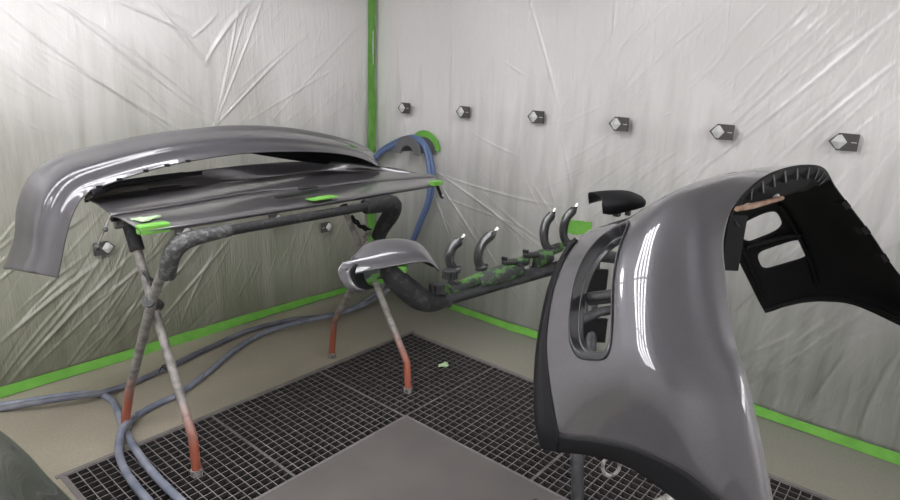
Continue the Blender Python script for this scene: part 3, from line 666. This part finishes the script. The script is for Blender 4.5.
# padded arm to the mirror cap
tb('padded_arm', [at(386, 266, 1.93), at(394, 277, 1.92), at(407, 289, 1.95), at(420, 299, 1.98), at(432, 303, 2.01), at(444, 301, 2.05)], [.030, .036, .040, .040, .030, .024], foam, 5)
tb('arm_end', [at(360, 270, 1.92), at(378, 272, 1.93), at(392, 270, 1.93)], .024, rackgreen, 3)
for (x, y, D) in ((437, 288, 2.03), (450, 274, 2.09)):
    # clamp with knurled knob
    q = at(x, y, D); ax = unit(at(x+10, y-2, D+.02)-q); pts = []
    b = MB(); n = 18
    for k in range(2):
        ring = [q+ax*(k*2-1)*.020 for _ in range(n)]
    V = []; upv = unit(np.cross(ax, fw)); sd = np.cross(ax, upv); upv = np.array([0, 0, 1.])
    n = 20
    V = [at(x, y, D)+upv*(z)+(.026+(.004 if k % 2 else -.002))*(rt*math.cos(2*math.pi*k/n)+fw*math.sin(2*math.pi*k/n)) for z in (-.015, .015) for k in range(n)]
    b.add(V, [tuple(range(n))[::-1], tuple(range(n, 2*n))]+[(k, (k+1) % n, n+(k+1) % n, n+k) for k in range(n)])
    kn = b.out('knob', rackm, t, False, .002)
    MB().tube([q-[0, 0, .02], at(x+4, y+11, D+.01), at(x+13, y+16, D+.03)], [.010, .013, .016], 10, smooth=3).out('clamp_screw', rackm, kn)
# joint plates and tubes seen through the near opening
tb('bar', [barB, at(600, 256, 2.5), at(660, 262, 2.0)], .024, rackm)
tb('arm', [at(596, 258, 2.45), at(592, 300, 2.2), at(588, 345, 2.1)], .02, rackm)
MB().box(at(594, 285, 2.12), (.045, .006, .06), (rt, fw, (0, 0, 1))).out('joint_plate', blk, t, False, .003)
MB().box(at(592, 330, 2.08), (.05, .006, .045), (rt, fw, (0, 0, 1))).out('joint_plate', blk, t, False, .003)
tb('arm', [at(575, 322, 2.0), at(600, 312, 2.05), at(660, 300, 2.0)], .016, rackm)
MB().box(at(733, 243, 1.77), (.028, .006, .085), (rt, fw, (0, 0, 1))).out('joint_plate', blk, t, False, .003)
tb('support_arm', [at(660, 262, 2.0), at(700, 240, 1.85), at(738, 222, 1.75)], .014, rackm, 3)
tb('rusty_arm', [at(737, 209, 1.36), at(752, 206, 1.44), at(782, 198, 1.58)], [.006, .008, .006], rust, 3)

# ------------------------------------------------------------------ door handles and small caps on the rack
def door_handle(px, top, bot, D, label):
    a, b = at(*top, D), at(*bot, D); t = thing('door_handle', b, label, 'door handle', 'door handles upright on the rack bar')
    up = b*0+(a-b); L = np.linalg.norm(up); u = up/L; side = -rt
    pts = [b+rt*.004, b+u*L*.18-rt*.012, b+u*L*.45-rt*.020, b+u*L*.72-rt*.016, b+u*L*.90-rt*.0, a+rt*.004]
    MB().tube(pts, [.017, .016, .018, .018, .018, .013], 8, smooth=4, flat=1.1).out('grip', blk_gloss, t)
    MB().box(b+rt*.012-u*.004, (.022, .012, .014), (rt, fw, u)).out('foot', blk_gloss, t, True, .005)
    MB().box(a+rt*.004-u*.01, (.014, .012, .016), (unit(rt+u*.3), fw, u)).out('head', blk_gloss, t, True, .005)
    MB().tube([a+rt*.010, a+rt*.016+u*.018], .006, 8).out('metal_pin', chrome, t)
    MB().tube([b+rt*.01-u*.018, b+rt*.01-u*.06], .006, 8).out('pin', steel, t)
door_handle(0, (459, 239), (452, 268), 2.17, 'black door handle standing on the rack bar, nearest the padded arm')
door_handle(0, (492, 232), (479, 266), 2.25, 'black door handle standing on the rack bar, second from the mirror cap')
door_handle(0, (551, 213), (547, 249), 2.42, 'black door handle standing on the rack bar, third from the mirror cap')
door_handle(0, (573, 208), (565, 242), 2.50, 'black door handle beside the green tape patch, nearest the big bumper')
def small_cap(x, y, D, label):
    q = at(x, y, D); t = thing('handle_cap', q, label, 'handle cap', 'small handle caps on the rack bar')
    MB().box(q, (.032, .014, .011), (unit(rt+np.array([0, 0, .12])), fw, (0, 0, 1))).out('shell', blk_gloss, t, True, .007)
    MB().box(q+[0, 0, .013]-rt*.022, (.006, .010, .007)).out('clip', blk_gloss, t, False)
    MB().tube([q, q-[0, 0, .045]], .007, 8).out('pin', steel, t)
small_cap(510, 262, 2.27, 'small dark glossy handle cap on the rack bar, between second and third handles, left one')
small_cap(531, 255, 2.34, 'small dark handle cap on the rack bar just left of the third door handle')

# ------------------------------------------------------------------ mirror caps
R = [
 [(354, 262, 2.03), (366, 262, 2.05), (392, 260, 2.06), (416, 260, 2.05), (434, 267, 2.03)],
 [(353, 257, 1.99), (365, 247, 2.02), (392, 242, 2.03), (416, 246, 2.02), (434, 262, 2.01)],
 [(352, 255, 1.94), (367, 243.5, 1.96), (393, 238.5, 1.97), (419, 243, 1.97), (436, 262, 1.98)],
 [(348, 261, 1.86), (368, 254, 1.87), (396, 249, 1.885), (421, 251, 1.91), (438, 265, 1.94)],
 [(341, 264, 1.83), (362, 261, 1.84), (395, 257.5, 1.86), (422, 256, 1.89), (438, 267, 1.93)],
 [(344, 278, 1.825), (361, 273, 1.835), (398, 265.5, 1.855), (427, 262, 1.89), (440, 271, 1.93)]]
t = thing('mirror_cap', at(385, 270, 1.92), 'grey painted wing mirror cap held on the padded arm', 'mirror cap')
sheet('shell', Surf([[at(*p) for p in r] for r in R]), (0, 5), (0, 4), 30, 40, paint, t, thick=.004, inner=blk_in)
R2 = [[(343, 262, 1.83), (338, 270, 1.82), (341, 281, 1.82), (349, 290, 1.83), (360, 293, 1.85)],
      [(356, 264, 1.835), (351, 271, 1.825), (353, 280, 1.83), (358, 287, 1.835), (367, 290, 1.85)],
      [(366, 264, 1.87), (363, 272, 1.87), (364, 279, 1.88), (368, 285, 1.89), (374, 288, 1.9)]]
sheet('end_scoop', Surf([[at(*p) for p in r] for r in R2]), (0, .95), (0, 4), 8, 24, paint, t, thick=.002)
sheet('inner_housing', Surf([[at(*p) for p in r] for r in R2]), (.95, 2), (0, 4), 12, 24, blk, t, thick=.004)
MB().box(at(371, 276, 1.93), (.022, .02, .016), (rt, fw, (0, 0, 1))).out('tape_lump', rackgreen, t, True, .006)
MB().box(at(398, 268, 1.93), (.03, .02, .012), (rt, fw, (0, 0, 1))).out('tape_lump', tape, t, True, .006)

t = thing('mirror_cap', at(615, 208, 2.2), 'black glossy mirror cap lying on top of the big bumper edge under the wall hooks', 'mirror cap')
R = [
 [(603, 213, 2.14), (612, 214, 2.13), (627, 211, 2.12), (640, 208, 2.12), (644, 206, 2.14)],
 [(602, 205, 2.12), (610, 206, 2.11), (627, 203, 2.10), (641, 203, 2.12), (645, 203, 2.14)],
 [(601, 198, 2.14), (610, 197.5, 2.13), (626, 196, 2.13), (640, 199, 2.14), (645, 201, 2.16)],
 [(589, 193.5, 2.20), (605, 191.5, 2.19), (626, 191.5, 2.19), (639, 196, 2.19), (644, 200, 2.19)],
 [(589, 204, 2.26), (605, 200, 2.26), (626, 196, 2.25), (638, 199, 2.24), (643, 202, 2.22)]]
sheet('shell', Surf([[at(*p) for p in r] for r in R]), (0, 4), (0, 4), 28, 32, cap_gloss, t, thick=.004, inner=blk_in)
MB().box(at(617, 213, 2.16), (.012, .01, .012)).out('clip', blk_gloss, t, False); MB().box(at(628, 212, 2.16), (.008, .008, .012)).out('clip', blk_gloss, t, False)

# ------------------------------------------------------------------ panel at the lower left corner of the view
t_ = [[(-90, 395, 2.15), (-40, 408, 2.1), (0, 431, 2.0), (27, 453, 1.92), (50, 478, 1.82), (72, 500, 1.76), (90, 522, 1.7), (120, 570, 1.6)],
      [(-120, 400, 2.0), (-60, 415, 1.95), (-10, 440, 1.88), (18, 462, 1.80), (42, 488, 1.72), (62, 510, 1.66), (82, 532, 1.62), (110, 580, 1.52)],
      [(-170, 430, 1.75), (-100, 450, 1.7), (-45, 470, 1.62), (-10, 492, 1.56), (15, 518, 1.50), (38, 540, 1.45), (60, 560, 1.42), (90, 600, 1.36)],
      [(-230, 500, 1.5), (-150, 510, 1.45), (-90, 530, 1.4), (-60, 555, 1.36), (-30, 580, 1.32), (0, 600, 1.28), (25, 620, 1.25), (60, 660, 1.2)]]
G = np.array([[at(*p) for p in r] for r in t_])
G0 = G[0].copy(); G0[:, 2] = np.minimum(.03, G0[:, 2]); G0[:, :2] += (G[0]-G[1])[:, :2]*.15
Gm = G[0].copy(); Gm[:, 2] = G[0][:, 2]*.6; Gm[:, :2] += (G[0]-G[1])[:, :2]*.2
G = np.concatenate([[G0], [Gm], G])
t = thing('car_wing_panel', (G0[3][0], G0[3][1], 0), 'glossy dark green grey curved car panel at the bottom left corner by the grating', 'car body panel')
corner_paint = mat('dark_green_grey_paint', (.05, .056, .052), .2, .4, 1., coat_rough=.02)
sheet('skin', Surf(G), (0, 5), (0, 7), 40, 50, corner_paint, t, thick=.004, inner=blk_in)

# ------------------------------------------------------------------ booth lights
emit = bpy.data.materials.new('lamp_tube'); emit.use_nodes = True; nt = emit.node_tree
for n in list(nt.nodes): nt.nodes.remove(n)
e = nt.nodes.new('ShaderNodeEmission'); e.inputs['Color'].default_value = (.985, .985, 1, 1); e.inputs['Strength'].default_value = 21
oo = nt.nodes.new('ShaderNodeOutputMaterial'); nt.links.new(e.outputs[0], oo.inputs[0])
def lamp(c, along, down, L=1.18, W=1.1):
    c = np.array(c, float); along = unit(along); down = unit(down); side = np.cross(along, down)
    t = thing('ceiling_light', c, 'white booth light with four bright tubes up by the ceiling', 'ceiling light', 'booth lights along the ceiling')
    MB().box(c-down*.03, (L/2+.03, W/2+.02, .02), (along, side, down)).out('housing', wallw, t, False)
    for k in range(4):
        MB().box(c+side*(k-1.5)*W/4+down*.006, (L/2, .055, .006), (along, side, down)).out('tube', emit, t, False)
for y, xs in ((1.80, (1.05, -.20, -1.45, -2.70)), (-2.7, (2.3, 1.05, -.20, -1.45, -2.70))):  # rear row is unseen; its right-hand end lamp is added to light the right wall
    for x in xs: lamp((x, y, ZC-.05), (1, 0, 0), (0, 0, -1))

w = bpy.data.worlds.new('World'); bpy.context.scene.world = w; w.use_nodes = True
w.node_tree.nodes['Background'].inputs[0].default_value = (.5, .5, .5, 1); w.node_tree.nodes['Background'].inputs[1].default_value = .2

# ------------------------------------------------------------------ camera
from mathutils import Matrix
cam = bpy.data.cameras.new('Camera'); co = bpy.data.objects.new('Camera', cam); C.objects.link(co)
cam.sensor_fit = 'HORIZONTAL'; cam.sensor_width = 36; cam.lens = 36*FOC/900; cam.clip_start = .02
Rw = np.stack([RM@np.array([1, 0, 0.]), RM@np.array([0, -1, 0.]), RM@np.array([0, 0, -1.])], 1)
M = Matrix.Identity(4)
for i in range(3):
    for j in range(3): M[i][j] = float(Rw[i, j])
M[2][3] = CAMH; co.matrix_world = M
sc_ = bpy.context.scene; sc_.camera = co
vs = sc_.view_settings; vs.view_transform = 'Standard'; vs.look = 'None'; vs.gamma = 1; vs.exposure = 0; vs.use_curve_mapping = False
